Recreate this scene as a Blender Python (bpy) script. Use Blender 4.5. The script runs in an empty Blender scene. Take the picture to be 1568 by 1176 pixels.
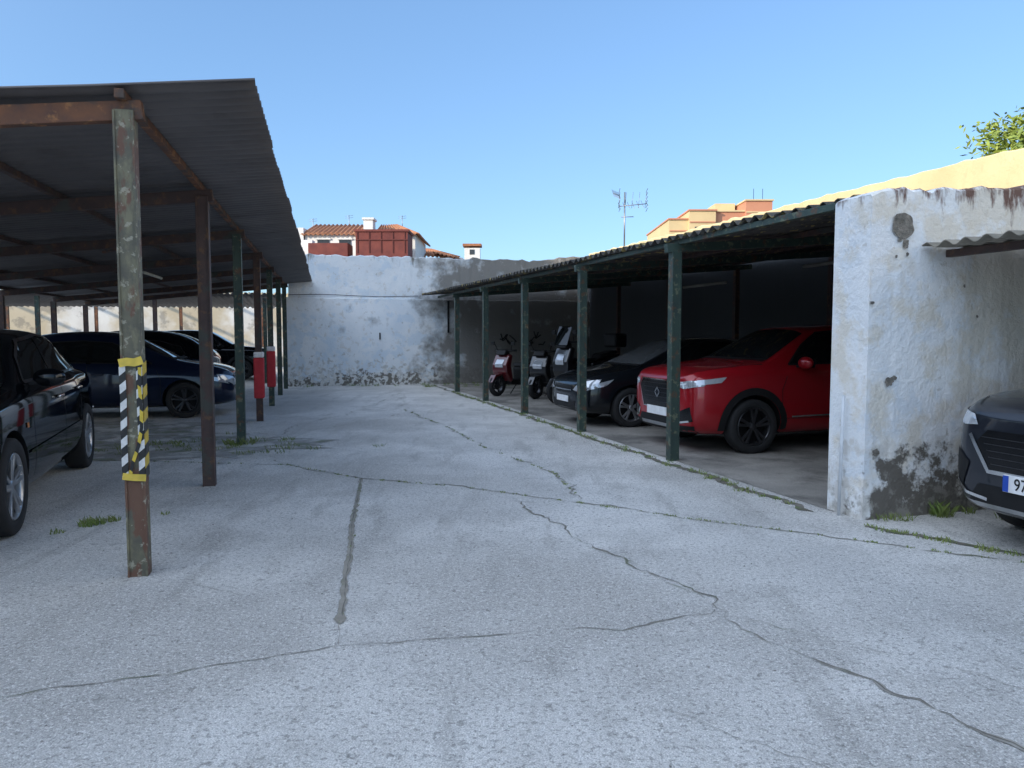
import bpy, bmesh, math, random
from mathutils import Vector, Matrix, noise as mnoise
from mathutils.bvhtree import BVHTree
random.seed(7)
S=bpy.context.scene
COL=S.collection
# ------------------------------------------------------------------ materials
def _mix(nt,fac,a,b,mode='MIX'):
    m=nt.nodes.new('ShaderNodeMix'); m.data_type='RGBA'; m.blend_type=mode
    for i,v in ((0,fac),(6,a),(7,b)):
        if isinstance(v,(int,float)): m.inputs[i].default_value=v
        elif isinstance(v,(tuple,list)): m.inputs[i].default_value=(*v[:3],1)
        else: nt.links.new(v,m.inputs[i])
    return m.outputs[2]
def _math(nt,op,a,b=None):
    m=nt.nodes.new('ShaderNodeMath'); m.operation=op
    for i,v in ((0,a),(1,b)):
        if v is None: continue
        if isinstance(v,(int,float)): m.inputs[i].default_value=v
        else: nt.links.new(v,m.inputs[i])
    return m.outputs[0]
def _mr(nt,v,a,b,c=0,d=1):
    m=nt.nodes.new('ShaderNodeMapRange'); m.inputs[1].default_value=a; m.inputs[2].default_value=b
    m.inputs[3].default_value=c; m.inputs[4].default_value=d
    nt.links.new(v,m.inputs[0]); return m.outputs[0]
def _noise(nt,vec,scale,detail=4,rough=.6,stretch=None,off=0):
    if stretch or off:
        mp=nt.nodes.new('ShaderNodeMapping'); nt.links.new(vec,mp.inputs[0])
        mp.inputs['Scale'].default_value=stretch or (1,1,1); mp.inputs['Location'].default_value=(off,off*.7,off*.3)
        vec=mp.outputs[0]
    n=nt.nodes.new('ShaderNodeTexNoise'); n.inputs['Scale'].default_value=scale
    n.inputs['Detail'].default_value=detail; n.inputs['Roughness'].default_value=rough
    nt.links.new(vec,n.inputs['Vector']); return n.outputs[0]
def weather(name,c1,c2,scale=1.5,rough=.85,bump=.2,bscale=60,bdist=.01,layers=(),metallic=0,speck=0,speck_scale=180,obj=False):
    m=bpy.data.materials.new(name); m.use_nodes=True; nt=m.node_tree; b=nt.nodes['Principled BSDF']
    if obj:
        vec=nt.nodes.new('ShaderNodeTexCoord').outputs['Object']
    else:
        vec=nt.nodes.new('ShaderNodeNewGeometry').outputs['Position']
    sp=nt.nodes.new('ShaderNodeSeparateXYZ'); nt.links.new(vec,sp.inputs[0]); z=sp.outputs[2]
    f=_mr(nt,_noise(nt,vec,scale),.35,.65)
    c=_mix(nt,f,c1,c2)
    for i,L in enumerate(layers):
        v=_noise(nt,vec,L.get('scale',3),L.get('det',5),L.get('rough',.62),L.get('stretch'),3.1*(i+1))
        if 'z0' in L:
            zm=_mr(nt,z,L['z0'],L['z1'],1,0)
            v=_math(nt,'ADD',v,_math(nt,'MULTIPLY',zm,L.get('gain',.35)))
        if 'x0' in L:
            xm=_mr(nt,sp.outputs[0],L['x0'],L['x1'],0,1)
            v=_math(nt,'ADD',v,_math(nt,'MULTIPLY',xm,L.get('xgain',.35)))
        v=_mr(nt,v,L['lo'],L['hi'],0,L.get('fac',1))
        c=_mix(nt,v,c,L['col'])
    if speck:
        s=_mr(nt,_noise(nt,vec,speck_scale,2,.7),.3,.7,1-speck,1+speck)
        cb=nt.nodes.new('ShaderNodeCombineColor')
        for k in range(3): nt.links.new(s,cb.inputs[k])
        c=_mix(nt,1.0,c,cb.outputs[0],'MULTIPLY')
    nt.links.new(c,b.inputs['Base Color'])
    b.inputs['Roughness'].default_value=rough; b.inputs['Metallic'].default_value=metallic
    if bump:
        bp=nt.nodes.new('ShaderNodeBump'); bp.inputs['Strength'].default_value=bump; bp.inputs['Distance'].default_value=bdist
        nt.links.new(_noise(nt,vec,bscale,5,.65),bp.inputs['Height']); nt.links.new(bp.outputs[0],b.inputs['Normal'])
    return m
def plain(name,col,rough=.5,metallic=0,coat=0,spec=None,trans=0,var=.12):
    m=bpy.data.materials.new(name); m.use_nodes=True; nt=m.node_tree; b=nt.nodes['Principled BSDF']
    vec=nt.nodes.new('ShaderNodeTexCoord').outputs['Object']
    n=_mr(nt,_noise(nt,vec,9,2),.3,.7)
    nt.links.new(_mix(nt,n,tuple(c*(1-var) for c in col),tuple(min(1,c*(1+var)) for c in col)),b.inputs['Base Color'])
    b.inputs['Roughness'].default_value=rough; b.inputs['Metallic'].default_value=metallic
    b.inputs['Coat Weight'].default_value=coat; b.inputs['Coat Roughness'].default_value=.04
    if spec is not None: b.inputs['Specular IOR Level'].default_value=spec
    if trans: b.inputs['Transmission Weight'].default_value=trans
    return m
# ------------------------------------------------------------------ mesh helpers
def empty(name,loc=(0,0,0),rot=0):
    e=bpy.data.objects.new(name,None); e.location=loc; e.rotation_euler=(0,0,rot); e.empty_display_size=.3
    COL.objects.link(e); return e
def attach(o,par,local=False):
    if par is None: return o
    o.parent=par
    if not local:
        o.matrix_parent_inverse=(Matrix.Translation(par.location)@par.rotation_euler.to_matrix().to_4x4()).inverted()
    return o
def mesh(name,vs,fs,mats,par=None,smooth=False,fm=None,local=False,bevel=0,solid=0):
    me=bpy.data.meshes.new(name); me.from_pydata([tuple(v) for v in vs],[],fs); 
    if not isinstance(mats,(list,tuple)): mats=[mats]
    for m in mats: me.materials.append(m)
    if fm:
        for p,i in zip(me.polygons,fm): p.material_index=i
    if smooth:
        for p in me.polygons: p.use_smooth=True
    me.update()
    o=bpy.data.objects.new(name,me); COL.objects.link(o)
    if bevel:
        b=o.modifiers.new('b','BEVEL'); b.width=bevel; b.segments=2; b.limit_method='ANGLE'
    if solid:
        s=o.modifiers.new('s','SOLIDIFY'); s.thickness=solid
    return attach(o,par,local)
BF=[(0,3,2,1),(4,5,6,7),(0,1,5,4),(1,2,6,5),(2,3,7,6),(3,0,4,7)]
def box(name,c,s,mat,par=None,rot=0,bevel=0,local=False):
    R=Matrix.Rotation(rot,3,'Z'); c=Vector(c)
    vs=[c+R@Vector((x*s[0]/2,y*s[1]/2,z*s[2]/2)) for z in(-1,1) for x,y in((-1,-1),(1,-1),(1,1),(-1,1))]
    return mesh(name,vs,BF,mat,par,bevel=bevel,local=local)
def beam(name,p0,p1,w,h,mat,par=None,side=None,bevel=.004,local=False,w1=None,h1=None):
    p0=Vector(p0);p1=Vector(p1);d=(p1-p0).normalized()
    if side is None:
        side=d.cross(Vector((0,0,1)))
        if side.length<1e-3: side=Vector((1,0,0))
    side=Vector(side).normalized(); up=side.cross(d).normalized()
    w1=w1 or w; h1=h1 or h
    vs=[p+side*sx*a/2+up*sy*b/2 for p,a,b in((p0,w,h),(p1,w1,h1)) for sx,sy in((-1,-1),(1,-1),(1,1),(-1,1))]
    return mesh(name,vs,BF,mat,par,bevel=bevel,local=local)
def tube(name,pts,r,mat,par=None,n=8,local=False,r1=None):
    pts=[Vector(p) for p in pts]; vs=[];fs=[]
    for i,p in enumerate(pts):
        d=(pts[min(i+1,len(pts)-1)]-pts[max(i-1,0)]).normalized()
        a=d.cross(Vector((0,0,1)))
        if a.length<1e-3:a=d.cross(Vector((0,1,0)))
        a.normalize(); b=d.cross(a)
        rr=r if r1 is None else r+(r1-r)*i/(len(pts)-1)
        for k in range(n):
            t=2*math.pi*k/n; vs.append(p+a*rr*math.cos(t)+b*rr*math.sin(t))
    for i in range(len(pts)-1):
        for k in range(n): fs.append((i*n+k,i*n+(k+1)%n,(i+1)*n+(k+1)%n,(i+1)*n+k))
    fs.append(tuple(range(n))[::-1]); fs.append(tuple((len(pts)-1)*n+k for k in range(n)))
    return mesh(name,vs,fs,mat,par,smooth=True,local=local)
def extr(name,poly,y0,y1,mat,par,bevel=.01,local=True,smooth=False):
    n=len(poly); vs=[(x,y0,z) for x,z in poly]+[(x,y1,z) for x,z in poly]
    fs=[tuple(range(n)),tuple(range(2*n-1,n-1,-1))]+[(i,i+n,(i+1)%n+n,(i+1)%n) for i in range(n)]
    o=mesh(name,vs,fs,mat,par,bevel=bevel,local=local)
    if bevel: o.modifiers['b'].segments=3
    return o
def lathe_y(name,prof,c,mat,par,n=40,local=True,fmat=None):
    vs=[];fs=[];m=len(prof)
    for k in range(n):
        t=2*math.pi*k/n
        for r,o in prof: vs.append((c[0]+r*math.cos(t),c[1]+o,c[2]+r*math.sin(t)))
    for k in range(n):
        for j in range(m-1):
            a=k*m+j;b=((k+1)%n)*m+j; fs.append((a,b,b+1,a+1))
    return mesh(name,vs,fs,mat,par,smooth=True,local=local)
# ------------------------------------------------------------------ palette
M_conc=weather('concrete',(.64,.62,.585),(.54,.52,.49),1.1,.92,1.0,50,.016,layers=[
   dict(col=(.74,.715,.675),scale=.6,lo=.48,hi=.60,fac=.8),
   dict(col=(.39,.375,.35),scale=1.7,lo=.50,hi=.72,fac=.6,rough=.7),
   dict(col=(.40,.38,.35),scale=.33,lo=.50,hi=.62,fac=.6),
   dict(col=(.33,.315,.29),scale=1.3,lo=.54,hi=.68,fac=.55,stretch=(2.6,.5,1)),
   dict(col=(.26,.25,.23),scale=40,lo=.53,hi=.62,fac=.6,det=2),
   dict(col=(.18,.17,.155),scale=14,lo=.63,hi=.69,fac=.55,det=3),
   dict(col=(.82,.80,.76),scale=70,lo=.54,hi=.62,fac=.6,det=2)],speck=.42,speck_scale=150)
M_earth=weather('dry_earth',(.20,.17,.13),(.14,.13,.10),.4,.95,.3,20,.02)
M_crack=weather('crack_dirt',(.27,.25,.215),(.42,.40,.36),9,.95,.4,60,.01,layers=[dict(col=(.15,.19,.09),scale=3,lo=.54,hi=.64,fac=.7)])
M_dirt=weather('dusty_soil',(.34,.315,.27),(.24,.22,.185),5,.95,.6,50,.01,layers=[dict(col=(.16,.19,.10),scale=5,lo=.50,hi=.62,fac=.7)])
M_wall=weather('whitewash_weathered',(.86,.86,.85),(.74,.77,.79),1.3,.9,.6,14,.025,layers=[
   dict(col=(.58,.68,.77),scale=2.2,lo=.53,hi=.60,fac=.5,z0=0,z1=2.2,gain=.07),
   dict(col=(.62,.58,.52),scale=5,lo=.58,hi=.66,fac=.6),
   dict(col=(.50,.48,.44),scale=7,lo=.64,hi=.72,z0=0,z1=1.3,gain=.2,fac=.8),
   dict(col=(.20,.18,.15),scale=1.7,lo=.73,hi=.78,z0=.05,z1=.95,gain=.34,rough=.75),
   dict(col=(.72,.70,.66),scale=9,lo=.72,hi=.76,z0=.10,z1=1.2,gain=.25),
   dict(col=(.16,.14,.11),scale=2.2,lo=.84,hi=.98,z0=4.2,z1=2.9,gain=.42,stretch=(1.6,1.6,.35)),
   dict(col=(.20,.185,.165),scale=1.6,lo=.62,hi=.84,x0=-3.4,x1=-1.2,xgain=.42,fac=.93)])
M_wallR=weather('whitewash_pillar',(.88,.87,.85),(.78,.80,.81),1.6,.9,.7,16,.025,layers=[
   dict(col=(.64,.71,.78),scale=3,lo=.54,hi=.62,fac=.4),
   dict(col=(.55,.51,.45),scale=9,lo=.62,hi=.68,fac=.7),
   dict(col=(.72,.65,.53),scale=3,lo=.50,hi=.62,x0=3.2,x1=4.4,xgain=.2,fac=.7),
   dict(col=(.60,.57,.52),scale=5,lo=.66,hi=.76,z0=.0,z1=1.1,gain=.22,fac=.7),
   dict(col=(.15,.135,.115),scale=2.4,lo=.92,hi=.99,z0=.05,z1=.95,gain=.40,x0=2.78,x1=2.98,xgain=.2,rough=.72),
   dict(col=(.36,.34,.30),scale=11,lo=.70,hi=.80,z0=.0,z1=.8,gain=.22,fac=.6),
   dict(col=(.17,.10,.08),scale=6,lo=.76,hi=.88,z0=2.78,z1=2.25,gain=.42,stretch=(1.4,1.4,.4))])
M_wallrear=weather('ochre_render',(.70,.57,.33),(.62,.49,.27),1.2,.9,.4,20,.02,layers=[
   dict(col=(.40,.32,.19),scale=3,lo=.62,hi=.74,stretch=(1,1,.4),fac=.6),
   dict(col=(.07,.075,.08),scale=1.2,lo=.95,hi=1.15,z0=2.95,z1=3.2,gain=1.0)])  # lower wall darkened to paint in the shade under the shed roof
M_green=weather('green_painted_steel',(.045,.075,.058),(.035,.055,.048),5,.55,.3,60,.004,layers=[
   dict(col=(.11,.06,.035),scale=9,lo=.56,hi=.62,fac=.9),dict(col=(.20,.21,.13),scale=14,lo=.57,hi=.63,fac=.6)])
M_postL=weather('worn_steel_post',(.14,.13,.085),(.09,.085,.065),7,.6,.4,60,.004,layers=[
   dict(col=(.22,.20,.12),scale=12,lo=.48,hi=.60,fac=.7,stretch=(1,1,.5)),
   dict(col=(.14,.065,.04),scale=7,lo=.52,hi=.57,fac=.9,stretch=(1,1,.4)),
   dict(col=(.36,.34,.26),scale=20,lo=.58,hi=.64,fac=.8)])
M_rustpost=weather('brown_steel_post',(.085,.05,.042),(.058,.037,.034),6,.65,.4,60,.004,layers=[
   dict(col=(.14,.075,.04),scale=10,lo=.54,hi=.64),dict(col=(.06,.06,.05),scale=4,lo=.55,hi=.62)])
M_rust=weather('rusty_steel',(.20,.085,.04),(.11,.055,.038),6,.8,.5,60,.004,layers=[
   dict(col=(.32,.15,.06),scale=12,lo=.55,hi=.65),dict(col=(.08,.06,.05),scale=4,lo=.50,hi=.6)])
M_sheetL=weather('roof_sheet_grey',(.135,.12,.115),(.10,.09,.088),1.3,.55,.15,30,.004,layers=[
   dict(col=(.07,.058,.05),scale=3,lo=.54,hi=.70,fac=.5)])
M_sheetR=weather('fibre_cement_sheet',(.10,.092,.08),(.06,.056,.05),2.2,.9,.4,50,.005,layers=[
   dict(col=(.50,.38,.12),scale=7,lo=.56,hi=.62,fac=.6),dict(col=(.035,.032,.03),scale=4,lo=.52,hi=.62,fac=.8)])
M_sheetFar=weather('aged_roof_sheet',(.50,.40,.22),(.40,.32,.18),2,.8,.2,40,.005)
M_tyre=plain('tyre_rubber',(.018,.018,.019),.85)
M_alloy=plain('alloy_silver',(.45,.46,.48),.32,.85)
M_alloyD=plain('alloy_dark',(.07,.07,.075),.3,.7)
M_chrome=plain('chrome',(.72,.73,.75),.12,1)
M_blackpl=plain('black_plastic',(.012,.012,.013),.55,spec=.3)
M_gloss=plain('gloss_black',(.006,.006,.007),.12)
M_glass=plain('car_glass',(.008,.010,.011),.03,0,0,.5)
M_lamp=plain('headlamp_glass',(.55,.58,.62),.08,.35,1)
M_lampc=plain('headlamp_lit_white',(.85,.87,.9),.15,.1,1)
M_amber=plain('indicator_amber',(.6,.2,.03),.2)
M_redlamp=plain('tail_lamp_red',(.35,.01,.01),.15,0,1)
M_plate=plain('plate_white',(.8,.8,.8),.4)
M_plateb=plain('plate_blue',(.02,.08,.45),.4)
def paint(n,c,met=.35,r=.3,spec=.25): return plain(n,c,r,met,1.0,spec=spec,var=.04)
P_red=paint('paint_red',(.36,.008,.015),.2,.35)
P_black=paint('paint_black',(.003,.004,.006),0,.5,.0)
P_navy=paint('paint_navy',(.005,.012,.036),.2,.4,.1)
P_dark=paint('paint_dark',(.006,.008,.011),.1,.4,.1)
P_grey=paint('paint_slate',(.016,.019,.028),.3,.4)
# ------------------------------------------------------------------ vehicles
def car(name,loc,ang,sp):
    E=empty(name,(loc[0],loc[1],0),ang)
    st=sp['st']; L=st[-1][0]; body=sp['paint']
    ring=[]
    for (x,w,zb,zl,wr,zt) in st:
        h=[(0,zb),(.80*w,zb),(.965*w,zb+.07),(1.0*w,zb+(zl-zb)*.42),(.985*w,zb+(zl-zb)*.78),(.955*w,zl-.025),(.90*w,zl+.012),
           (wr+ (0.90*w-wr)*.30, zl+(zt-zl)*.62),(wr,zt-.055 if zt-zl>.2 else zt-.02),(.72*wr,zt-.012),(0,zt)]
        ring.append([(x,y,z) for y,z in h]+[(x,-y,z) for y,z in h[-2:0:-1]])
    n=len(ring[0]); vs=[v for r in ring for v in r]; fs=[]
    for i in range(len(ring)-1):
        for k in range(n): fs.append((i*n+k,(i+1)*n+k,(i+1)*n+(k+1)%n,i*n+(k+1)%n))
    m=(n-2)//2
    for base,flip in((0,0),((len(ring)-1)*n,1)):
        for j in range(0,m+1):
            a,b=j,j+1
            A=base+a;B=base+b;C=base+(n-b)%n;D=base+(n-a)%n
            f=[A,B,C,D]; f=list(dict.fromkeys(f))
            if len(f)>=3: fs.append(tuple(f[::-1] if flip else f))
    bo=mesh('body_shell',vs,fs,[body,M_blackpl],None,True)
    bm=bmesh.new(); bm.from_mesh(bo.data); bmesh.ops.recalc_face_normals(bm,faces=bm.faces); bm.to_mesh(bo.data); bm.free()
    sb=bo.modifiers.new('s','SUBSURF'); sb.levels=2; sb.render_levels=2
    dg=bpy.context.evaluated_depsgraph_get(); dg.update()
    ev=bo.evaluated_get(dg).to_mesh()
    bvh=BVHTree.FromPolygons([v.co.copy() for v in ev.vertices],[tuple(p.vertices) for p in ev.polygons])
    R=sp['R']; wx=sp['wx']; hw=sp['hw']
    cut=[]
    for x in wx:
        for s in(-1,1):
            me=bpy.data.meshes.new('c'); b2=bmesh.new()
            bmesh.ops.create_cone(b2,cap_ends=True,segments=40,radius1=R+.05,radius2=R+.05,depth=.5,
               matrix=Matrix.Translation((x,s*(hw-.02),R+.005))@Matrix.Rotation(math.pi/2,4,'X'))
            b2.to_mesh(me); b2.free(); me.materials.append(body)
            c=bpy.data.objects.new('c',me); COL.objects.link(c); cut.append(c)
            md=bo.modifiers.new('b','BOOLEAN'); md.object=c; md.operation='DIFFERENCE'; md.solver='EXACT'
    dg=bpy.context.evaluated_depsgraph_get(); dg.update()
    nm=bpy.data.meshes.new_from_object(bo.evaluated_get(dg)); 
    bo.modifiers.clear(); bo.data=nm
    for c in cut: bpy.data.objects.remove(c,do_unlink=True)
    while len(nm.materials)<2: nm.materials.append(M_blackpl)
    nm.materials[1]=M_blackpl
    for p in nm.polygons:
        p.use_smooth=True; c=p.center; p.material_index=0
        if c.z<.22: p.material_index=1
        for x in wx:
            d=math.hypot(c.x-x,c.z-R-.005)
            if d<R+.045 and abs(c.y)<hw-.1: p.material_index=1
            if abs(d-(R+.05))<.006 and abs(p.normal.y)<.3: p.material_index=1
    try: nm.set_sharp_from_angle(angle=math.radians(40))
    except Exception: pass
    attach(bo,E,True)
    def proj(ax,a,b,eps,side=1):
        if ax=='side': o=Vector((a,side*3,b)); d=Vector((0,-side,0))
        elif ax=='front': o=Vector((-3,a,b)); d=Vector((1,0,0))
        elif ax=='back': o=Vector((L+3,a,b)); d=Vector((-1,0,0))
        else: o=Vector((a,b,4)); d=Vector((0,0,-1))
        h=bvh.ray_cast(o,d)
        if h[0] is None:
            h=bvh.find_nearest(o+d*3)
        nrm=h[1]; 
        if nrm.dot(d)>0: nrm=-nrm
        return h[0]+nrm*eps
    def patch(nm,poly,ax,mat,eps=.004,side=1,step=.06):
        bm=bmesh.new(); bm.faces.new([bm.verts.new((p[0],p[1],0)) for p in poly])
        for k in(0,1):
            lo=min(p[k] for p in poly);hi=max(p[k] for p in poly); q=lo+step
            while q<hi-1e-4:
                co=[0,0,0];no=[0,0,0];co[k]=q;no[k]=1
                bmesh.ops.bisect_plane(bm,geom=bm.verts[:]+bm.edges[:]+bm.faces[:],plane_co=co,plane_no=no); q+=step
        bmesh.ops.triangulate(bm,faces=bm.faces[:])
        bm.verts.ensure_lookup_table()
        vs=[proj(ax,v.co.x,v.co.y,eps,side) for v in bm.verts]; fs=[tuple(v.index for v in f.verts) for f in bm.faces]
        bm.verts.index_update(); bm.free()
        return mesh(nm,vs,fs,mat,E,True,local=True)
    def strip(nm,path,wd,ax,mat,eps=.005,side=1,step=.05,closed=False):
        if closed: path=list(path)+[path[0]]
        pts=[]
        for a,b in zip(path[:-1],path[1:]):
            a=Vector(a);b=Vector(b);k=max(1,int((b-a).length/step))
            pts+= [a.lerp(b,i/k) for i in range(k)]
        pts.append(Vector(path[-1])); vs=[];fs=[]
        for i,p in enumerate(pts):
            d=(pts[min(i+1,len(pts)-1)]-pts[max(i-1,0)]).normalized(); q=Vector((-d.y,d.x))*wd/2
            for s in(1,-1): vs.append(proj(ax,p.x+q.x*s,p.y+q.y*s,eps,side))
        for i in range(len(pts)-1): fs.append((2*i,2*i+1,2*i+3,2*i+2))
        return mesh(nm,vs,fs,mat,E,True,local=True)
    patch('windscreen',sp['ws'],'top',sp.get('wsmat',M_glass),.005)
    strip('windscreen_cowl',[(sp['ws'][0][0]-.02,sp['ws'][0][1]),(sp['ws'][1][0]-.03,0),(sp['ws'][2][0]-.02,sp['ws'][2][1])],.07,'top',M_blackpl,.007)
    if 'rw' in sp: patch('rear_window',sp['rw'],'top',M_glass,.005)
    for s in(1,-1):
        patch('side_glass',sp['sw'],'side',sp.get('swmat',M_glass),.004,s)
        for l in sp['pillars']: strip('window_pillar',l,.07,'side',sp.get('pilmat',M_gloss),.008,s)
        if sp.get('chrome'): strip('window_trim',sp['sw'],.026,'side',M_chrome,.010,s,closed=True)
        else: strip('window_seal',sp['sw'],.02,'side',M_blackpl,.008,s,closed=True)
        for l in sp['gaps']: strip('door_gap',l,.009,'side',M_blackpl,.003,s)
        for hx,hz in sp['handles']:
            p=proj('side',hx,hz,.02,s); box('door_handle',p,(.19,.035,.03),sp.get('hmat',body),E,0,.012,True)
        mx,mz=sp['mirror']; p=proj('side',mx,mz,0,s)
        beam('mirror_arm',p,p+Vector((0,s*.1,.02)),.06,.03,M_blackpl,E,local=True)
        me=bpy.data.meshes.new('door_mirror'); b2=bmesh.new()
        bmesh.ops.create_uvsphere(b2,u_segments=20,v_segments=12,radius=1,matrix=Matrix.Translation(p+Vector((.0,s*.15,.05)))@Matrix.Diagonal((.07,.125,.08,1)))
        for f in b2.faces: f.smooth=True
        b2.to_mesh(me); b2.free(); me.materials.append(sp.get('mirmat',body)); mo=bpy.data.objects.new('door_mirror',me); COL.objects.link(mo); attach(mo,E,True)
        g=p+Vector((.062,s*.155,.05)); box('mirror_glass',g,(.012,.19,.11),M_glass,E,0,.004,True)
        if sp.get('clad'):
            for x in wx:
                arc=[(x+(R+.095)*math.cos(t),R+.005+(R+.095)*math.sin(t)) for t in [math.radians(a) for a in range(-14,196,10)]]
                strip('arch_cladding',arc,.09,'side',M_blackpl,.008,s,.08)
            strip('sill_cladding',[(wx[0]+R+.08,.33),(wx[1]-R-.08,.33)],.22,'side',M_blackpl,.008,s)
            strip('sill_chrome',[(wx[0]+R+.2,.46),(wx[1]-R-.15,.48)],.02,'side',M_chrome,.012,s)
    for nm_,poly,ax,mt in sp['patches']:
        if ax[0]=='m':
            for s in(1,-1):
                if ax[1:]=='front': patch(nm_,[(p[0]*s,p[1]) for p in poly],'front',mt,.007,1,.04)
                elif ax[1:]=='side': patch(nm_,poly,'side',mt,.007,s,.04)
                elif ax[1:]=='back': patch(nm_,[(p[0]*s,p[1]) for p in poly],'back',mt,.007,1,.04)
        else: patch(nm_,poly,ax,mt,.006,1,.04)
    for nm_,path,wd,ax,mt,cl in sp['strips']:
        if ax[0]=='m':
            for s in(1,-1):
                if ax[1:]=='front': strip(nm_,[(p[0]*s,p[1]) for p in path],wd,'front',mt,.011,1,.04,cl)
                elif ax[1:]=='top': strip(nm_,[(p[0],p[1]*s) for p in path],wd,'top',mt,.004,1,.04,cl)
                else: strip(nm_,path,wd,'side',mt,.011,s,.04,cl)
        else: strip(nm_,path,wd,ax,mt,.011,1,.04,cl)
    for x in wx:
        for s in(1,-1): wheel(E,(x,s*(hw-.115),R),R,s,sp.get('rim',M_alloy),sp.get('spokes',5),sp.get('twin',True))
    return E,proj
def wheel(E,c,R,s,rim,ns,twin):
    rr=.70*R
    lathe_y('tyre',[(rr,-.09),(rr*1.05,-.105),(.94*R,-.105),(.985*R,-.09),(R,-.06),(R,.06),(.985*R,.09),(.94*R,.105),(rr*1.05,.105),(rr,.09)],c,M_tyre,E)
    lathe_y('rim',[(rr,-.09),(rr,s*.0),(rr*.99,s*.088),(rr*.97,s*.098),(rr*.93,s*.096),(rr*.91,s*.07),(rr*.90,-s*.02)],c,rim,E)
    lathe_y('brake_disc',[(rr*.9,-s*.01),(.02,-s*.01)],c,M_blackpl,E,28)
    lathe_y('hub',[(rr*.24,s*.03),(rr*.22,s*.075),(rr*.12,s*.085),(.001,s*.085)],c,rim,E,20)
    C=Vector(c)
    for k in range(ns):
        t0=2*math.pi*k/ns+.31
        for dt in ((-.17,.17) if twin else (0,)):
            a=Vector((math.cos(t0+dt*.8),0,math.sin(t0+dt*.8))); b=Vector((math.cos(t0+dt),0,math.sin(t0+dt)))
            wv=.032 if twin else .07
            beam('spoke',C+a*rr*.16+Vector((0,s*.065,0)),C+b*rr*.95+Vector((0,s*.082,0)),wv,.03,rim,E,side=Vector((-b.z,0,b.x)),bevel=.006,local=True,w1=wv*1.2)
ST_suv=[(0,.60,.33,.84,.50,.93),(.05,.74,.26,.94,.62,1.01),(.22,.85,.23,1.00,.70,1.07),(.6,.895,.21,1.04,.74,1.115),(1.05,.905,.21,1.055,.77,1.155),(1.16,.905,.21,1.06,.76,1.185),
 (1.80,.905,.21,1.07,.60,1.575),(1.95,.905,.21,1.07,.60,1.62),(2.5,.905,.21,1.08,.61,1.66),(3.2,.905,.21,1.10,.60,1.64),(3.75,.895,.22,1.11,.57,1.58),(3.95,.885,.24,1.11,.58,1.44),(4.2,.86,.27,1.08,.62,1.12),(4.29,.76,.32,.98,.6,1.02),(4.32,.62,.38,.85,.5,.9)]
ST_hat=[(0,.55,.30,.60,.45,.68),(.06,.72,.24,.69,.58,.76),(.26,.83,.2,.79,.66,.86),(.7,.875,.18,.87,.72,.93),(1.0,.885,.18,.90,.74,.985),(1.1,.885,.18,.905,.73,1.02),
 (1.85,.885,.18,.94,.58,1.385),(2.0,.885,.18,.945,.58,1.43),(2.5,.885,.18,.95,.6,1.47),(3.1,.88,.18,.97,.58,1.44),(3.6,.87,.2,.99,.55,1.35),(3.95,.85,.24,.99,.58,1.10),(4.12,.78,.3,.93,.55,.99),(4.2,.62,.36,.8,.45,.86)]
ST_sed=[(0,.70,.30,.74,.56,.82),(.05,.84,.24,.87,.70,.92),(.35,.92,.2,.94,.78,1.0),(1.0,.935,.19,.99,.8,1.05),(1.42,.94,.18,1.02,.8,1.08),(1.52,.94,.18,1.025,.79,1.12),
 (2.10,.94,.18,1.04,.66,1.47),(2.25,.94,.18,1.045,.66,1.53),(2.9,.94,.18,1.055,.68,1.58),(3.45,.94,.18,1.065,.66,1.55),(3.65,.94,.18,1.07,.65,1.50),(4.2,.92,.2,1.07,.72,1.17),(4.32,.92,.2,1.07,.74,1.13),(4.8,.88,.24,1.05,.72,1.10),(4.95,.8,.3,.95,.65,1.02),(5.0,.68,.36,.85,.55,.92)]
def suvspec(p,**k):
    d=dict(st=ST_suv,paint=p,R=.345,wx=(.88,3.46),hw=.905,clad=True,rim=M_alloyD,
     ws=[(1.15,-.72),(1.12,0),(1.15,.72),(1.80,.57),(1.83,0),(1.80,-.57)],
     rw=[(3.92,-.5),(3.92,.5),(4.15,.56),(4.15,-.56)],
     sw=[(1.42,1.11),(1.70,1.36),(1.98,1.52),(2.5,1.56),(3.2,1.54),(3.62,1.44),(3.72,1.22),(3.6,1.16)],
     pillars=[[(2.38,1.11),(2.36,1.56)],[(3.30,1.13),(3.18,1.55)]],
     gaps=[[(1.36,.97),(1.28,.8),(1.28,.42)],[(2.40,1.08),(2.40,.42)],[(3.25,1.08),(3.22,.8),(3.08,.55)]],
     handles=[(2.22,.92),(3.12,.94)],mirror=(1.56,1.09),patches=[],strips=[]); d.update(k); return d
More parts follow.
